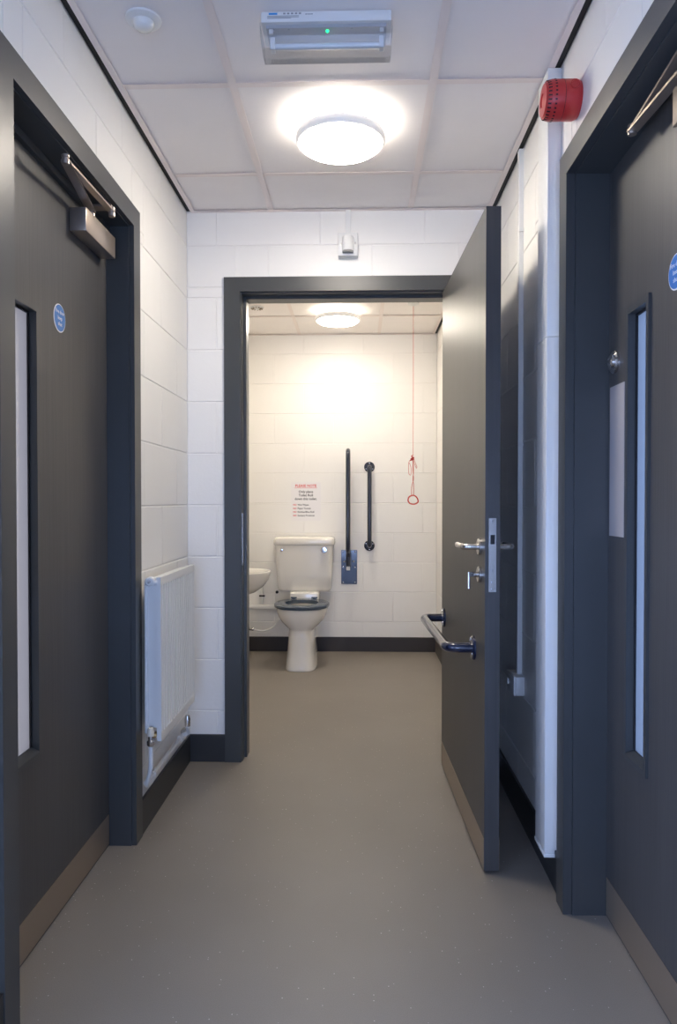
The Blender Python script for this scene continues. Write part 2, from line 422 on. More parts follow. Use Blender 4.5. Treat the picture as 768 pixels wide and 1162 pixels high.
# ------------------------------------------------------------------ door frames
def door_frame(door, M, a0, a1, zt, depth, proud=0.013, wd=0.07, stop_d=None, zw=None):
    zw = wd if zw is None else zw
    def pr(pts):
        bm = NB(); prism(bm, [M(a, -proud, z) for a, z in pts], [M(a, 0.004, z) for a, z in pts]); return bm
    fr = obj('door_frame', mbox(mbox(mbox(NB(), M, a0 - .022, a0, 0.0045, depth, 0, zt), M, a1, a1 + .022, 0.0045, depth, 0, zt), M, a0 - .022, a1 + .022, 0.0045, depth, zt, zt + .02), FRAME, door)
    obj('architrave', pr([(a0 - wd, 0), (a0 - .004, 0), (a0 - .004, zt + .004), (a0 - wd, zt + zw)]), FRAME, fr)
    obj('architrave', pr([(a1 + .004, 0), (a1 + wd, 0), (a1 + wd, zt + zw), (a1 + .004, zt + .004)]), FRAME, fr)
    obj('architrave', pr([(a0 - .004, zt + .004), (a1 + .004, zt + .004), (a1 + wd, zt + zw), (a0 - wd, zt + zw)]), FRAME, fr)
    if stop_d:
        s = 0.012
        obj('door_stop', mbox(NB(), M, a0, a0 + s, stop_d, depth, 0, zt), FRAME, fr)
        obj('door_stop', mbox(NB(), M, a1 - s, a1, stop_d, depth, 0, zt), FRAME, fr)
        obj('door_stop', mbox(NB(), M, a0 + s, a1 - s, stop_d, depth, zt - s, zt), FRAME, fr)
    return fr

def vision_leaf(M, dl, a0, a1, zt, va0, va1, vz0, vz1, th=0.044):
    bm = NB()
    mbox(bm, M, a0, va0, dl, dl + th, 0.003, zt); mbox(bm, M, va1, a1, dl, dl + th, 0.003, zt)
    mbox(bm, M, va0, va1, dl, dl + th, 0.003, vz0); mbox(bm, M, va0, va1, dl, dl + th, vz1, zt)
    return bm
def vision_parts(leaf, M, dl, va0, va1, vz0, vz1, glass, raised):
    # beads lining the opening, a black gasket and the pane
    t = 0.004
    obj('glazing_bead', mbox(NB(), M, va0 - .010, va0 + t, dl - raised, dl + .018, vz0 - .01, vz1 + .01), FRAME, leaf)
    obj('glazing_bead', mbox(NB(), M, va1 - t, va1 + .010, dl - .0015, dl + .018, vz0 - .01, vz1 + .01), FRAME, leaf)
    obj('glazing_bead', mbox(NB(), M, va0 + t, va1 - t, dl - .0015, dl + .018, vz1 - t, vz1 + .010), FRAME, leaf)
    bm = NB()   # sloping sill bead
    prism(bm, [M(va0 + t, dl - .004, vz0 - .012), M(va0 + t, dl - .004, vz0), M(va0 + t, dl + .018, vz0 + .010), M(va0 + t, dl + .018, vz0 - .012)],
          [M(va1 - t, dl - .004, vz0 - .012), M(va1 - t, dl - .004, vz0), M(va1 - t, dl + .018, vz0 + .010), M(va1 - t, dl + .018, vz0 - .012)])
    obj('glazing_bead', bm, FRAME, leaf)
    g = NB(); gw = 0.010
    mbox(g, M, va0, va0 + gw, dl + .018, dl + .022, vz0, vz1); mbox(g, M, va1 - gw, va1, dl + .018, dl + .022, vz0, vz1)
    mbox(g, M, va0 + gw, va1 - gw, dl + .018, dl + .022, vz0, vz0 + gw); mbox(g, M, va0 + gw, va1 - gw, dl + .018, dl + .022, vz1 - gw, vz1)
    obj('gasket', g, BLACK, leaf)
    obj('pane', mbox(NB(), M, va0, va1, dl + .0222, dl + .027, vz0, vz1), glass, leaf, label='narrow obscured glass pane')

def blue_disc(leaf, M, dl, a, z, r, right):
    c = M(a, dl, z); n = (M(a, dl - 1, z) - c).normalized()
    s = obj('safety_sign', lathe(NB(), [(r, 0), (r, .0010), (r - .002, .0014)], c, n, 40), WHITEP, leaf, label='round blue fire door sign')
    b = obj('sign_face', lathe(NB(), [(r - .003, .0014), (r - .003, .0018)], c, n, 40), BLUES, leaf)
    for t, dz, sz in (('Fire door', .0165, .0150), ('keep', 0, .0150), ('shut', -.0165, .0150)):
        text('sign_lettering', t, sz, c + n * .0020 + Vector((0, 0, dz)), right, (0, 0, 1), WHITEP, leaf)

# ---- door on the left
ML = mapper('left')
d1 = structempty('door_1', (XL - .08, 1.95, 0), 'closed grey door on the left with a narrow glass panel and door closer')
door_frame(d1, ML, 1.540, 2.357, 2.042, 0.079, 0.012)
lf = obj('door_leaf', vision_leaf(ML, 0.079, 1.525, 2.372, 2.055, 1.705, 1.842, 0.496, 1.634), LEAF, d1)
vision_parts(lf, ML, 0.079, 1.705, 1.842, 0.496, 1.634, FROSTL, .0015)
obj('kick_plate', mbox(NB(), ML, 1.541, 2.353, 0.0775, 0.079, 0.008, 0.106), KICK, lf, label='brushed bronze kick plate')
blue_disc(lf, ML, 0.079, 1.983, 1.649, 0.039, (0, 1, 0))
obj('head_seal', mbox(NB(), ML, 1.5405, 2.3565, 0.066, 0.0788, 2.020, 2.0418), FRAME, d1)

def closer(door, M, dl, body, zb, piv, elb, shoe, label):
    c = obj('door_closer', mbox(NB(), M, body[0], body[1], dl - body[2], dl, zb[0], zb[1], .0035), BRONZE, door, True, label)
    for nm, p, q, wd in (('closer_arm', piv, elb, .024), ('closer_arm', elb, shoe, .020)):
        up = .0 if nm == 'x' else 0
        P = Vector(p); Q = Vector(q)
        obj(nm, bar(NB(), P, Q, wd, .006), BRONZE, c)
    obj('arm_pivot', lathe(NB(), [(.008, -.009), (.010, -.008), (.010, .004), (.007, .005), (.007, .008), (.010, .009), (.010, .014), (.008, .016)], elb, (0, 0, 1), 16), BRONZE, c, True)
    obj('arm_pivot', lathe(NB(), [(.008, -.016), (.010, -.014), (.010, .012), (.007, .014)], shoe, (0, 0, 1), 16), BRONZE, c, True)
    obj('arm_spindle', lathe(NB(), [(.010, -.016), (.010, .008), (.007, .010)], piv, (0, 0, 1), 16), BRONZE, c, True)
    s = Vector(shoe); ax = Vector((1, 0, 0)) if M(0, 1, 0).x > M(0, 0, 0).x else Vector((-1, 0, 0))
    bm = NB(); x0 = s.x - ax.x * .004; x1 = s.x + ax.x * .055
    box(bm, x0, x1, s.y - .018, s.y + .018, s.z + .010, s.z + .016); obj('arm_shoe', bm, BRONZE, c)
    return c
closer(d1, ML, 0.079, (2.056, 2.305, .049), (1.917, 1.985), (-.792, 2.13, 1.999), (-.745, 1.826, 2.006), (-.748, 2.178, 2.018), 'satin bronze door closer with folded arm')

# ---- door on the right
MR = mapper('right')
d2 = structempty('door_2', (XR + .1, 1.55, 0), 'closed grey door on the right with push plate and narrow glass panel')
door_frame(d2, MR, 1.085, 1.995, 2.032, 0.097, 0.020)
rf = obj('door_leaf', vision_leaf(MR, 0.097, 1.07, 2.01, 2.045, 1.722, 1.858, 0.500, 1.620), LEAF, d2)
vision_parts(rf, MR, 0.097, 1.722, 1.858, 0.500, 1.620, FROSTR, .007)
obj('kick_plate', mbox(NB(), MR, 1.09, 1.990, 0.0955, 0.097, 0.008, 0.110), KICK, rf, label='brushed bronze kick plate')
obj('push_plate', mbox(NB(), MR, 1.878, 1.982, 0.0955, 0.097, 1.05, 1.45), mat('push_plate_satin', (0.50, 0.47, 0.47), 0.55, metal=0.35), rf, label='satin steel push plate')
lk = NB(); c = MR(1.945, .097, 1.513)
lathe(lk, [(.030, 0), (.030, .006), (.026, .010), (.014, .010), (.014, .015), (.011, .017)], c, (-1, 0, 0), 28)
lko = obj('lock_escutcheon', lk, STEEL, rf, True, 'round steel lock rose')
obj('lock_turn', box(NB(), c.x - .021, c.x - .0165, c.y - .036, c.y + .010, c.z + .006, c.z + .013, .001), STEEL, rf)
blue_disc(rf, MR, 0.097, 1.578, 1.636, 0.039, (0, -1, 0))
closer(d2, MR, 0.097, (1.235, 1.487, .051), (1.895, 1.972), (.640, 1.40, 1.990), (.631, 1.706, 2.000), (.622, 1.36, 2.018), 'satin bronze door closer with folded arm')

# ---- open door of the accessible toilet
MF = mapper('far')
d3 = structempty('door_3', (-0.055, YF, 0), 'open grey toilet door with lever handle and navy pull rail')
door_frame(d3, MF, -0.512, 0.402, 2.046, 0.125, 0.012, 0.075, stop_d=0.055, zw=0.066)
obj('keep_plate', box(NB(), -0.512, -0.5105, 3.150, 3.172, 0.86, 1.09), STEEL, d3)
A = Vector((.356, 3.122, 0)); B = Vector((.383, 2.212, 0)); e = (B - A).normalized(); nl = Vector((e.y, -e.x, 0))
if nl.x > 0: nl = -nl
LEN = (B - A).length
def T(u, n, z): return A + e * u + nl * n + Vector((0, 0, z))
def tbox(bm, u0, u1, n0, n1, z0, z1, bev=0.0):
    tmp = NB(); box(tmp, u0, u1, n0, n1, z0, z1, bev)
    vm = {v: bm.verts.new(T(*v.co)) for v in tmp.verts}
    for f in tmp.faces: bm.faces.new([vm[v] for v in f.verts])
    tmp.free(); return bm
wl_ = obj('door_leaf', tbox(NB(), 0, LEN, -.046, 0, .008, 2.036, .0015), LEAF, d3)
obj('kick_plate', tbox(NB(), .004, LEN - .003, 0, .0015, .010, .106), KICK, wl_, label='brushed bronze kick plate')
obj('kick_plate', tbox(NB(), .02, LEN - .003, -.0475, -.046, .010, .106), KICK, wl_)
obj('lock_forend', tbox(NB(), LEN, LEN + .0012, -.034, -.011, .866, 1.091), STEEL, wl_, label='steel lock plate on the door edge')
obj('latch_bolt', tbox(NB(), LEN + .0012, LEN + .003, -.029, -.016, 1.012, 1.040), BLACK, wl_)
for z in (.875, 1.082, .895, .93): obj('screw', lathe(NB(), [(.003, 0), (.003, .0012)], T(LEN + .0012, -.0225, z), e, 10), CHROME, wl_)
def lever(sgn, n0):
    h = NB(); c = T(.845, n0, 1.0); nn = nl * sgn
    lathe(h, [(.026, 0), (.026, .008), (.024, .010), (.011, .010)], c, nn, 28)
    r = obj('handle_rose', h, STEEL, wl_, True)
    p = [c + nn * .009, c + nn * .055, c + nn * .055 - e * .125, c + nn * .012 - e * .125] if False else [c + nn * .009, c + nn * .054, c + nn * .054 - e * .112]
    obj('lever_handle', tube(NB(), fillet(p, .022), .0095, 14), STEEL, wl_, True, 'satin steel lever handle')
lever(1, 0); lever(-1, -.046)
c = T(.845, 0, .913)
obj('thumbturn_rose', lathe(NB(), [(.025, 0), (.025, .008), (.023, .010), (.008, .010), (.008, .022), (.006, .024)], c, nl, 28), STEEL, wl_, True)
tt = NB(); tbox(tt, .838, .852, .022, .040, .905, .921, .002); tbox(tt, .838, .852, .034, .040, .868, .921, .0015)
obj('thumbturn', tt, CHROME, wl_, False, 'chrome indicator turn with long lever')
obj('thumbturn_rose', lathe(NB(), [(.025, 0), (.025, .008), (.012, .010)], T(.845, -.046, .913), -nl, 24), STEEL, wl_, True)
pr = obj('pull_rail', tube(NB(), fillet([T(.075, .004, .652), T(.075, .088, .652), T(.735, .088, .660), T(.735, .004, .660)], .055), .0165, 18), NAVY, wl_, True, 'glossy navy horizontal pull rail')
for u, z in ((.075, .652), (.735, .660)):
    obj('rail_flange', lathe(NB(), [(.040, 0), (.040, .006), (.036, .010), (.018, .011)], T(u, 0, z), nl, 28), NAVY, wl_, True)
    for k in range(3):
        an = math.radians(90 + 120 * k); q = T(u + .029 * math.cos(an), .009, z + .029 * math.sin(an))
        obj('screw', lathe(NB(), [(.005, 0), (.0045, .0025), (.002, .003)], q, nl, 12), CHROME, wl_, True)
for z in (.25, 1.0, 1.80):
    obj('hinge', lathe(NB(), [(.007, 0), (.007, .10)], Vector((.404, 3.118, z)), (0, 0, 1), 12), STEEL, d3, True)

# ------------------------------------------------------------------ ceiling lights
def dome_light(cx, cy, r, em, band, label):
    t = thing('ceiling_light', (cx, cy, ZC - .075), label, 'ceiling light', 'round opal ceiling lights')
    zz = ZC
    obj('base', lathe(NB(), [(r * .62, 0), (r * .66, -.012), (r * .66, -.014)], (cx, cy, zz), n=48), PLASTIC, t, True)
    obj('glow_band', lathe(NB(), [(r * .80, -.014), (r * .84, -.036)], (cx, cy, zz), n=48), band, t, True)
    bm = NB(); pro = [(r * .86, -.034), (r * .97, -.036), (r, -.044), (r, -.058), (r * .965, -.066), (r * .93, -.066), (r * .93, -.040), (r * .86, -.0345)]
    loft(bm, [[Vector((cx + q * math.cos(a), cy + q * math.sin(a), zz + h)) for a in [2 * math.pi * i / 56 for i in range(56)]] for q, h in pro + pro[:1]], False, False)
    obj('rim', bm, RIM, t, True)
    obj('diffuser', lathe(NB(), [(r * .925, -.055), (r * .925, -.066), (r * .85, -.075), (r * .65, -.082), (r * .35, -.086), (0, -.087)], (cx, cy, zz), n=56), em, t, True)
    return t
dome_light(-.063, 2.42, .148, LAMPC, BANDC, 'round white ceiling light in the corridor, the nearer one above the open door')
dome_light(-.143, 4.79, .148, LAMPW, BANDW, 'round white ceiling light inside the toilet room, seen through the doorway')

# ------------------------------------------------------------------ emergency light
ex0, ex1, ey0 = -.252, .081, 1.861
em = thing('emergency_light', ((ex0 + ex1) / 2, 1.91, 2.30), 'white emergency light with clear cover and green indicator on the ceiling', 'emergency light')
obj('base_tray', box(NB(), ex0, ex1, ey0, ey0 + .100, 2.367, ZC, .003), PLASTIC, em, True)
obj('gear_tray', prism(NB(), [(ex0 + .012, ey0 + .010, 2.3668), (ex0 + .012, ey0 + .092, 2.3668), (ex0 + .012, ey0 + .092, 2.358), (ex0 + .012, ey0 + .010, 2.358)],
    [(ex1 - .012, ey0 + .010, 2.3668), (ex1 - .012, ey0 + .092, 2.3668), (ex1 - .012, ey0 + .092, 2.358), (ex1 - .012, ey0 + .010, 2.358)]), mat('gear_grey', (.50, .51, .53), .5), em)
obj('lamp_tube', tube(NB(), [(ex0 + .030, ey0 + .055, 2.338), (ex1 - .030, ey0 + .055, 2.338)], .008, 16), PLASTIC, em, True)
for x in (ex0 + .024, ex1 - .024):
    obj('lamp_holder', box(NB(), x - .006, x + .006, ey0 + .045, ey0 + .065, 2.327, 2.3579, .001), PLASTIC, em)
    obj('cover_clip', box(NB(), x - .005, x + .005, ey0 + .012, ey0 + .016, 2.346, 2.3575), PLASTIC, em)
def cov(x):
    return [(x, ey0 - .002, 2.3665), (x, ey0 + .003, 2.335), (x, ey0 + .014, 2.312), (x, ey0 + .030, 2.302), (x, ey0 + .070, 2.302), (x, ey0 + .086, 2.312), (x, ey0 + .097, 2.335), (x, ey0 + .102, 2.3665)]
bm = NB(); c0 = cov(ex0 - .003); c1 = cov(ex1 + .003)
va = [bm.verts.new((p[0] + (.004 if i in (2, 3, 4, 5) else 0), p[1], p[2])) for i, p in enumerate(c0)]
vb = [bm.verts.new((p[0] - (.004 if i in (2, 3, 4, 5) else 0), p[1], p[2])) for i, p in enumerate(c1)]
for i in range(7): bm.faces.new((va[i], vb[i], vb[i + 1], va[i + 1]))
bm.faces.new(va); bm.faces.new(vb[::-1])
cvo = obj('cover', bm, COVER, em, False, 'clear trapezoid cover')
obj('indicator_led', lathe(NB(), [(.004, 0), (.004, -.003), (.002, -.005)], (-.083, ey0 + .022, 2.358), n=14), GREEN, em)
for x in (-.222, -.182, -.02): obj('screw', lathe(NB(), [(.003, 0), (.003, -.002)], (x, ey0 + .016, 2.358), n=10), CHROME, em)
# printed rating label on the near side of the tray
yl = ey0 - .0006
obj('maker_mark', box(NB(), -.232, -.210, yl, ey0, 2.3860, 2.3905), mat('label_blue', (.02, .25, .60), .4), em)
lb = NB()
for i in range(5): box(lb, -.195 + i * .010, -.189 + i * .010, yl, ey0, 2.3865, 2.3903)
for i in range(3): box(lb, -.236, -.155 - (i == 2) * .02, yl, ey0, 2.3820 - i * .0028, 2.3830 - i * .0028)
for i in range(4): box(lb, -.138 + i * .005, -.1345 + i * .005, yl, ey0, 2.3850, 2.3875)
lbo = obj('printed_label', lb, mat('ink_grey', (.30, .30, .30), .5), em); lbo['kind'] = 'stuff'

# motion sensor
ms = thing('motion_sensor', (-.562, 1.885, 2.36), 'small round white motion sensor on the ceiling near the left wall', 'sensor')
obj('bezel', lathe(NB(), [(.046, 0), (.045, -.005), (.040, -.008), (.028, -.009)], (-.562, 1.885, ZC + .003), n=40), PLASTIC, ms, True)
obj('lens', lathe(NB(), [(.027, -.008), (.026, -.018), (.021, -.025), (.012, -.029), (0, -.030)], (-.562, 1.885, ZC + .003), n=32), mat('lens_white', (.80, .80, .76), .2), ms, True)

# fire alarm sounder
sx, sy, sz = XR, 1.965, 2.214
so = thing('alarm_sounder', (sx - .05, sy, sz - .05), 'red fire alarm sounder on the wall above the right door', 'alarm')
X = (-1, 0, 0)
obj('base', lathe(NB(), [(.046, 0), (.050, .010), (.0505, .012), (.0505, .044)], (sx, sy, sz), X, 40), REDP, so, True)
obj('seam', lathe(NB(), [(.0495, .044), (.0495, .0455)], (sx, sy, sz), X, 40), REDDK, so, True)
obj('horn', lathe(NB(), [(.0505, .0455), (.0505, .074), (.047, .086), (.040, .093), (.018, .095), (.016, .092), (0, .092)], (sx, sy, sz), X, 40), REDP, so, True)
sl = NB()
for k in range(30):
    a = 2 * math.pi * k / 30; dy, dz = math.cos(a), math.sin(a); ty, tz = -dz, dy
    def q(h, r, s): return Vector((sx - h, sy + dy * r + ty * s, sz + dz * r + tz * s))
    prism(sl, [q(.066, .0490, -.0021), q(.066, .0490, .0021), q(.066, .0514, .0021), q(.066, .0514, -.0021)],
          [q(.0885, .0420, -.0018), q(.0885, .0420, .0018), q(.0885, .0470, .0018), q(.0885, .0470, -.0018)])
slo = obj('sound_slots', sl, REDDK, so)
nz = NB(); lathe(nz, [(.012, 0), (.012, .003), (.009, .003), (.009, .001)], Vector((sx - .022, sy - .0495, sz + .016)), (0, -1, 0), 20)
obj('cable_knockout', nz, REDP, so, True)

# call indicator over the toilet door
ci = thing('call_indicator', (-.049, YF - .02, 2.19), 'small white alarm indicator box above the toilet door', 'alarm')
obj('box_body', box(NB(), -.091, -.007, YF - .040, YF, 2.19, 2.288, .003), PLASTIC, ci, True)
obj('dome', lathe(NB(), [(.024, 2.207), (.026, 2.212), (.026, 2.262), (.022, 2.268)], (-.049, YF - .046, 0), n=28), PLASTIC, ci, True)
obj('dome_base', lathe(NB(), [(.0235, 2.200), (.0235, 2.207)], (-.049, YF - .046, 0), n=28), mat('dome_grey', (.28, .28, .27), .4), ci, True)
for x in (-.080, -.018): obj('screw', lathe(NB(), [(.003, 0), (.003, .0015)], (x, YF - .040, 2.242), (0, -1, 0), 10), CHROME, ci)
tag(obj('cable_trunking', box(NB(), -.060, -.037, YF - .016, YF, 2.288, ZC - .001, .002), PLASTIC), 'thin white cable trunking from ceiling to the indicator box above the door', 'trunking')

# ------------------------------------------------------------------ trunking and conduit on the right wall
tr = thing('wide_trunking', (XR - .02, 2.175, .10), 'wide white vertical cable trunking beside the right door frame', 'trunking')
obj('trunking_length', box(NB(), XR - .040, XR, 2.12, 2.232, .110, 1.6195, .0025), PLASTIC, tr, True)
obj('trunking_length', box(NB(), XR - .040, XR, 2.12, 2.232, 1.621, ZC - .002, .0025), PLASTIC, tr, True)
obj('end_cap', box(NB(), XR - .042, XR, 2.118, 2.234, .098, .110, .002), PLASTIC, tr, True)
cn = thing('mini_trunking', (XR - .01, 2.62, .52), 'slim white vertical conduit on the right wall behind the open door', 'trunking')
obj('conduit_length', box(NB(), XR - .017, XR, 2.60, 2.628, .522, 1.345, .0015), PLASTIC, cn)
obj('conduit_length', box(NB(), XR - .017, XR, 2.60, 2.628, 1.347, 2.105, .0015), PLASTIC, cn)
obj('conduit_length', box(NB(), XR - .017, XR, 2.60, 2.628, 2.107, ZC - .002, .0015), PLASTIC, cn)
for z in (.83, 1.346, 2.106): obj('joint_clip', box(NB(), XR - .018, XR, 2.594, 2.634, z - .006, z + .006, .001), PLASTIC, cn)
sb = thing('socket_box', (XR - .02, 2.615, .455), 'small white surface socket box low behind the open door', 'socket')
obj('back_box', box(NB(), XR - .030, XR, 2.557, 2.675, .455, .5215, .003), PLASTIC, sb, True)
obj('face_plate', box(NB(), XR - .038, XR - .030, 2.557, 2.675, .455, .5215, .002), PLASTIC, sb, True)
obj('switch_rocker', box(NB(), XR - .043, XR - .038, 2.640, 2.652, .478, .498, .001), PLASTIC, sb)

# ------------------------------------------------------------------ radiator
ra = thing('radiator', (-.70, 2.66, .33), 'white ribbed panel radiator on the left wall', 'radiator')
ry0, ry1, rz0, rz1, rxf = 2.410, 2.905, .332, .886, -.668
bm = NB(); ny, cols = 15 * 8, []
zs = [rz0, rz0 + .026, rz0 + .030, rz0 + .036, rz1 - .036, rz1 - .030, rz1 - .026, rz1]
amp = [0, 0, .5, 1, 1, .5, 0, 0]
V = []
for j, z in enumerate(zs):
    row = []
    for i in range(ny + 1):
        y = ry0 + .006 + (ry1 - ry0 - .012) * i / ny; ph = (i / 8) % 1
        g = max(0.0, math.cos(2 * math.pi * ph)) ** 0.7 if amp[j] else 0
        row.append(bm.verts.new((rxf - .0115 * amp[j] * {0: 1.0, 1: .8, 7: .8}.get(i % 8, 0.0), y, z)))
    V.append(row)
for j in range(len(zs) - 1):
    for i in range(ny): bm.faces.new((V[j][i], V[j][i + 1], V[j + 1][i + 1], V[j + 1][i]))
box(bm, rxf - .015, rxf - .012, ry0, ry1, rz0, rz1)
box(bm, rxf - .012, rxf, ry0, ry0 + .006, rz0, rz1); box(bm, rxf - .012, rxf, ry1 - .006, ry1, rz0, rz1)
box(bm, rxf - .012, rxf - .0002, ry0 + .006, ry1 - .006, rz1 - .010, rz1); box(bm, rxf - .012, rxf - .0002, ry0 + .006, ry1 - .006, rz0, rz0 + .010)
fp = obj('front_panel', bm, RADWHITE, ra, True)
obj('back_panel', box(NB(), -.728, -.716, ry0 + .012, ry1 - .005, rz0 + .02, rz1 - .012, .003), RADWHITE, ra)
obj('end_cover', box(NB(), -.716, rxf - .015, ry0 + .018, ry0 + .021, .372, .864), RADWHITE, ra)
obj('end_cover', box(NB(), -.716, rxf - .015, ry1 - .021, ry1 - .018, .372, .864), RADWHITE, ra)
obj('top_grille', box(NB(), -.716, rxf - .015, ry0 + .021, ry1 - .021, rz1 - .012, rz1 - .008), RADWHITE, ra)
tb = NB(); tube(tb, [(-.722, ry0 + .006, .868), (-.680, ry0 + .006, .868)], .010, 16)
obj('header_tube', tb, RADWHITE, ra, True)
obj('bleed_plug', lathe(NB(), [(.006, -.03), (.015, -.010), (.0165, -.006), (.0165, .012), (.012, .016), (.011, .011), (.004, .011)], (-.704, ry0 + .006, .872), (0, -1, 0), 20), RADWHITE, ra, True)
obj('bleed_valve', lathe(NB(), [(.0045, 0), (.0045, .014)], (-.704, ry0 - .006, .872), (0, -1, 0), 12), STEEL, ra, True)
vx, vy = -.702, ry0 - .006
obj('valve_tail', tube(NB(), [(-.690, ry0 + .022, .352), (-.690, ry0 - .002, .352), (vx, vy, .352)], .008, 12), BRASS, ra, True)
obj('valve_body', lathe(NB(), [(.010, 0), (.013, .004), (.013, .016), (.009, .020), (.009, .034)], (vx, vy, .318), n=20), CHROME, ra, True)
obj('valve_cap', lathe(NB(), [(.012, 0), (.012, .018), (.009, .027), (.004, .029)], (vx, vy, .352), n=20), mat('valve_cream', (.72, .66, .54), .35), ra, True)
obj('lockshield', lathe(NB(), [(.011, 0), (.012, .030), (.008, .044)], (-.700, ry1 + .010, .225), n=18), STEEL, ra, True)
pp = ra
obj('flow_pipe', tube(NB(), fillet([(vx, vy, .318), (vx, vy, .24), (-.728, 2.375 + .06, .165), (-.728, 2.50, .16)], .03), .0075, 12), RADWHITE, pp, True)
obj('return_pipe', tube(NB(), fillet([(-.728, 2.436, .178), (-.728, 2.94, .178), (-.700, 2.94, .190), (-.700, ry1 + .010, .225)], .012), .009, 12), RADWHITE, pp, True)
for y in (2.52, 2.90): obj('pipe_clip', lathe(NB(), [(.0125, -.006), (.0125, .006)], (-.728, y, .178), (0, 1, 0), 16), RADWHITE, pp, True)
obj('pipe_elbow', lathe(NB(), [(.013, -.012), (.015, -.010), (.015, .010), (.013, .012)], (-.722, 2.955, .190), (0, 1, 0), 16), STEEL, pp, True)

# ------------------------------------------------------------------ toilet
tx = -.400
to = thing('toilet', (tx, 5.1, 0), 'white close-coupled toilet with blue-grey seat against the back wall', 'toilet')
def oval(z, y0, y1, hw, p=2.3, n=48, cx=tx):
    cy, hd = (y0 + y1) / 2, (y1 - y0) / 2; out = []
    for i in range(n):
        a = 2 * math.pi * i / n; c_, s_ = math.cos(a), math.sin(a)
        out.append(Vector((cx + hw * math.copysign(abs(c_) ** (2 / p), c_), cy + hd * math.copysign(abs(s_) ** (2 / p), s_), z)))
    return out
secs = [(0, 4.805, 5.30, .108, 3.6), (.012, 4.803, 5.30, .109, 3.6), (.03, 4.808, 5.30, .106, 3.4), (.12, 4.835, 5.29, .097, 3.2), (.22, 4.860, 5.28, .090, 3.0), (.255, 4.868, 5.28, .088, 2.8),
        (.268, 4.862, 5.28, .098, 2.6), (.285, 4.850, 5.285, .122, 2.4), (.315, 4.835, 5.29, .150, 2.3), (.350, 4.822, 5.30, .170, 2.25), (.385, 4.815, 5.31, .180, 2.25), (.402, 4.815, 5.31, .181, 2.25), (.408, 4.820, 5.31, .177, 2.25),
        (.408, 4.865, 5.245, .135, 2.2), (.398, 4.870, 5.240, .130, 2.2), (.34, 4.90, 5.21, .105, 2.1), (.28, 4.95, 5.16, .060, 2.0), (.265, 5.0, 5.11, .02, 2.0)]
obj('pan', loft(NB(), [oval(*s) for s in secs]), CERAMIC, to, True)
obj('pan_shelf', box(NB(), tx - .105, tx + .105, 5.225, 5.462, .372, .478, .014, 3), CERAMIC, to, True)
st = NB(); R = []
for z, gi, go in ((.4085, .0, .0), (.416, -.006, .004), (.428, -.006, .004), (.434, .004, -.006)): R.append((z, gi, go))
outer = [oval(z, 4.808 - g, 5.235 + g, .188 + g, 2.25) for z, _, g in R]
inner = [oval(z, 4.880 + g, 5.160 - g * 0, .118 - g, 2.2) for z, g, _ in R]
loft(st, outer + inner[::-1] + outer[:1], False, False)
seat = obj('seat', st, SEATM, to, True, 'blue-grey open toilet seat ring')
for x in (tx - .075, tx + .075):
    hb = NB(); tube(hb, [(x - .022, 5.232, .440), (x + .022, 5.232, .440)], .009, 14); box(hb, x - .012, x + .012, 5.215, 5.25, .428, .440)
    obj('seat_hinge', hb, SEATM, seat, True)
def rrect(z, x0, x1, y0, y1, r, k=5):
    out = []
    for cx, cy, a0 in ((x1 - r, y1 - r, 0), (x0 + r, y1 - r, 90), (x0 + r, y0 + r, 180), (x1 - r, y0 + r, 270)):
        for i in range(k + 1):
            a = math.radians(a0 + 90 * i / k); out.append(Vector((cx + r * math.cos(a), cy + r * math.sin(a), z)))
    return out
cx0, cx1 = -.618, -.190
cs = [(.478, .030, .040), (.484, .024, .034), (.50, .016, .024), (.60, .010, .014), (.70, .005, .007), (.8175, 0, 0)]
cis = obj('cistern', loft(NB(), [rrect(z, cx0 + i, cx1 - i, 5.258 + f, 5.462, .035) for z, i, f in cs]), CERAMIC, to, True)
lid = [(.818, 0.002, .002), (.820, -.007, -.007), (.826, -.010, -.010), (.852, -.010, -.010), (.868, -.005, -.005), (.876, .010, .010), (.879, .05, .04)]
obj('cistern_lid', loft(NB(), [rrect(z, cx0 + i, cx1 - i, 5.258 + f, 5.464, .035) for z, i, f in lid]), CERAMIC, to, True)
obj('overflow_cap', lathe(NB(), [(.013, -.003), (.013, .004), (.009, .008), (0, .009)], (-.568, 5.258, .785), (0, -1, 0), 20), CHROME, cis, True)
obj('flush_knob', lathe(NB(), [(.014, -.003), (.014, .006), (.023, .010), (.023, .018), (.019, .023), (0, .024)], (-.258, 5.258, .785), (0, -1, 0), 24), CHROME, cis, True, 'round chrome flush knob')

# ------------------------------------------------------------------ basin
ba = thing('hand_basin', (-.74, 4.56, .54), 'small white wall-hung hand basin partly hidden by the door frame', 'basin')
def half(z, hx, hy, n=36, cy=4.56, p=2.4):
    out = []
    for i in range(n + 1):
        a = -math.pi / 2 + math.pi * i / n; c_, s_ = math.cos(a), math.sin(a)
        out.append(Vector((WXL + hx * abs(c_) ** (2 / p), cy + hy * math.copysign(abs(s_) ** (2 / p), s_), z)))
    return out
bs = [(.540, .14, .06), (.546, .21, .10), (.565, .262, .14), (.60, .312, .175), (.645, .345, .20), (.685, .358, .210), (.694, .358, .210), (.699, .354, .206)]
bm = NB(); loft(bm, [half(*s) for s in bs], True, False)
obj('bowl', bm, CERAMIC, ba, True)
ins = [(.699, .354, .206), (.699, .335, .187), (.692, .325, .178), (.65, .295, .160), (.60, .235, .120), (.585, .15, .06)]
bm = NB()
def inn(z, hx, hy, n=36): return [Vector((max(v.x, WXL + .07) if hx < .35 else v.x, v.y, v.z)) for v in half(z, hx, hy, n)]
loft(bm, [inn(*s) for s in ins], False, True)
obj('bowl_inner', bm, CERAMIN, ba, True)
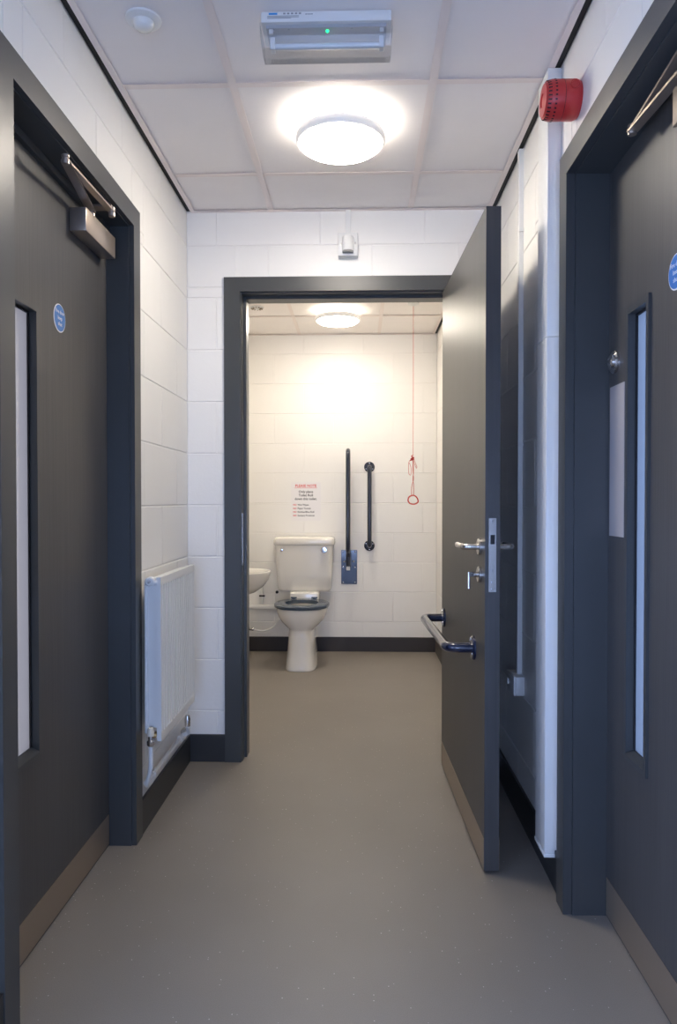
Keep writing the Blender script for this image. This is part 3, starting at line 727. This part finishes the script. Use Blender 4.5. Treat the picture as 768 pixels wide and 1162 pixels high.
obj('tap', tube(NB(), fillet([(-.85, 4.56, .699), (-.85, 4.56, .78), (-.755, 4.56, .775), (-.755, 4.56, .750)], .025), .011, 14), CHROME, ba, True)
obj('tap_lever', box(NB(), -.862, -.790, 4.552, 4.568, .790, .798, .002), CHROME, ba)
obj('waste_trap', lathe(NB(), [(.018, .40), (.018, .542)], (-.80, 4.56, 0), n=20), CHROME, ba, True)
obj('trap_bottle', lathe(NB(), [(.028, .36), (.032, .365), (.032, .42), (.018, .43)], (-.80, 4.56, 0), n=24), CHROME, ba, True)
obj('waste_arm', tube(NB(), [(-.80, 4.56, .40), (WXL + .002, 4.56, .40)], .016, 14), CHROME, ba, True)

# waste pipe, flexible hose and valve on the back wall
tag(obj('waste_pipe', tube(NB(), [(WXL + .005, 5.425, .342), (-.520, 5.425, .338)], .020, 16), PLASTIC, None, True), 'thick white horizontal waste pipe on the wall left of the toilet', 'pipe')
hs = thing('flexible_hose', (-.76, 5.40, .15), 'thin white curved hose low on the wall left of the toilet', 'hose')
obj('hose', tube(NB(), smooth_path([(WXL + .01, 5.42, .185), (-.80, 5.41, .172), (-.72, 5.40, .165), (-.65, 5.40, .190), (-.60, 5.40, .245), (-.560, 5.41, .285)], 6), .007, 10), PLASTIC, hs, True)
obj('hose_connector', lathe(NB(), [(.010, 0), (.011, .004), (.011, .04), (.009, .044)], (-.835, 5.412, .178), (1, 0, -.1), 14), STEEL, hs, True)
sv = thing('stop_valve', (-.735, 5.44, .40), 'small dark stop valve above the waste pipe beside the basin', 'valve')
obj('valve_pipe', tube(NB(), [(-.735, 5.448, .362), (-.735, 5.448, .56)], .0075, 10), PLASTIC, sv, True)
obj('valve_handle', box(NB(), -.757, -.713, 5.428, 5.440, .418, .430, .003), BLACK, sv, True)
obj('valve_wheel', lathe(NB(), [(.011, 0), (.011, .014)], (-.622, 5.45, .452), (0, -1, 0), 14), BLACK, sv, True)

# ------------------------------------------------------------------ rails
fr_ = thing('folding_grab_rail', (-.08, 5.42, .51), 'dark navy drop-down rail folded upright on a blue wall plate', 'grab rail')
plate = obj('wall_plate', box(NB(), -.137, -.017, WYB - .008, WYB, .512, .770, .002), NAVY, fr_)
obj('hinge_bracket', box(NB(), -.100, -.060, WYB - .062, WYB - .008, .640, .755, .004), NAVYRAIL, fr_)
obj('rail_tube', tube(NB(), fillet([(-.083, 5.405, .655), (-.083, 5.405, 1.515), (-.083, 5.270, 1.515), (-.083, 5.270, .790), (-.083, 5.395, .740)], .065), .0165, 16), NAVYRAIL, fr_, True)
obj('rail_stop', box(NB(), -.097, -.069, 5.388, 5.424, .622, .650, .004), PLASTIC, fr_, True, 'cream rubber stop')
for x in (-.122, -.032):
    for z in (.756, .640, .527): obj('bolt', lathe(NB(), [(.006, 0), (.005, .004), (.002, .005)], (x, WYB - .008, z), (0, -1, 0), 12), CHROME, plate, True)
for x in (-.112, -.044): obj('bolt', lathe(NB(), [(.008, 0), (.007, .006), (.003, .008)], (x, WYB - .008, .684), (0, -1, 0), 14), CHROME, plate, True)
gr = thing('grab_rail', (.076, 5.42, .76), 'vertical dark navy grab rail with round flanges on the back wall', 'grab rail')
obj('rail_tube', tube(NB(), fillet([(.076, WYB - .004, 1.398), (.076, WYB - .075, 1.398), (.076, WYB - .075, .804), (.076, WYB - .004, .804)], .05), .0165, 16), NAVYRAIL, gr, True)
for z in (1.398, .804):
    fl = obj('flange', lathe(NB(), [(.040, 0), (.040, .006), (.035, .010), (.018, .011)], (.076, WYB, z), (0, -1, 0), 32), NAVYRAIL, gr, True)
    for k in range(3):
        an = math.radians((90 if z > 1 else -90) + 120 * k)
        obj('screw', lathe(NB(), [(.005, 0), (.0045, .0025), (.002, .003)], (.076 + .029 * math.cos(an), WYB - .009, z + .029 * math.sin(an)), (0, -1, 0), 10), CHROME, fl, True)

# ------------------------------------------------------------------ notice on the wall
nt = thing('wall_notice', (-.405, WYB - .002, .993), 'laminated notice with red heading on the wall above the toilet', 'notice')
obj('sheet', box(NB(), -.517, -.292, WYB - .0025, WYB - .0005, .993, 1.284), PAPER, nt)
yt = WYB - .0028
rgt, upz = (1, 0, 0), (0, 0, 1)
text('heading', 'PLEASE NOTE', .0265, (-.405, yt, 1.256), rgt, upz, INKR, nt, .0006)
obj('heading_rule', box(NB(), -.490, -.320, yt - .0004, yt, 1.239, 1.2415), INKR, nt)
for s, z in (('Only place', 1.211), ('Toilet Roll', 1.184), ('down this toilet.', 1.157)):
    text('message_line', s, .0255, (-.405, yt, z), rgt, upz, INKB, nt, .0005)
for i, s in enumerate(('Wet Wipes', 'Paper Towels', 'Kitchen/Blue Roll', 'Sanitary Products')):
    z = 1.112 - i * .027
    text('list_no', 'NO', .0165, (-.502, yt, z), rgt, upz, INKR, nt, .0004, 'LEFT')
    text('list_item', s, .0180, (-.468, yt, z), rgt, upz, INKB, nt, .0003, 'LEFT')

# ------------------------------------------------------------------ emergency pull cord
px, py = .342, 4.62
pc = thing('emergency_pull_cord', (px, py, 1.11), 'red emergency pull cord with knot and ring hanging from the toilet ceiling', 'pull cord')
obj('ceiling_switch', lathe(NB(), [(.036, 0), (.035, -.008), (.018, -.012), (.006, -.020)], (px, py, ZC + .003), n=28), PLASTIC, pc, True)
obj('cord', tube(NB(), [(px, py, ZC - .016), (px + .001, py, 1.9), (px, py, 1.43)], .0013, 6), REDC, pc)
obj('knot', tube(NB(), smooth_path([(px, py, 1.435), (px - .010, py, 1.425), (px + .006, py - .006, 1.418), (px - .014, py, 1.412), (px + .006, py + .005, 1.408), (px - .018, py, 1.40), (px, py, 1.41)], 6), .0030, 8), REDC, pc, True)
obj('loose_loop', tube(NB(), smooth_path([(px - .004, py, 1.42), (px - .026, py, 1.39), (px - .028, py, 1.355), (px - .026, py, 1.315), (px - .014, py, 1.31), (px - .012, py, 1.35), (px - .024, py, 1.385)], 6), .0014, 6), REDC, pc, True)
obj('loose_loop', tube(NB(), smooth_path([(px + .002, py, 1.42), (px + .014, py, 1.385), (px + .024, py, 1.36), (px + .020, py, 1.352), (px + .008, py, 1.38), (px, py, 1.41)], 6), .0013, 6), REDC, pc, True)
obj('lower_cord', tube(NB(), smooth_path([(px, py, 1.415), (px + .003, py, 1.33), (px - .001, py, 1.28), (px + .004, py, 1.24), (px + .003, py, 1.178)], 6), .0018, 8), REDC, pc, True)
obj('lower_cord', tube(NB(), smooth_path([(px - .001, py - .003, 1.415), (px, py - .003, 1.33), (px + .003, py - .003, 1.28), (px - .008, py - .003, 1.235), (px - .010, py - .003, 1.18)], 6), .0018, 8), REDC, pc, True)
obj('pull_ring', tube(NB(), smooth_path([(px + .002, py, 1.178), (px - .024, py, 1.168), (px - .031, py, 1.145), (px - .018, py, 1.126), (px + .010, py, 1.122), (px + .032, py, 1.137), (px + .024, py, 1.164)], 6, True), .0042, 10, True), REDC, pc, True)

# round ceiling vent in the toilet room
ve = thing('ceiling_vent', (-.665, 4.69, 2.37), 'small round grille on the toilet ceiling near the door frame', 'vent')
obj('vent_ring', lathe(NB(), [(.044, 0), (.043, -.006), (.036, -.009), (.030, -.008)], (-.665, 4.69, ZC + .003), n=32), PLASTIC, ve, True)
vg = NB()
for k in range(12):
    a = 2 * math.pi * k / 12; d = Vector((math.cos(a), math.sin(a), 0)); c = Vector((-.665, 4.69, ZC - .005))
    bar(vg, c + d * .020, c + d * .040, .005, .006)
vgo = obj('vent_slots', vg, mat('vent_brown', (.30, .25, .18), .6), ve)
obj('vent_centre', lathe(NB(), [(.018, 0), (.018, -.008), (.012, -.012), (0, -.013)], (-.665, 4.69, ZC + .002), n=24), PLASTIC, ve, True)
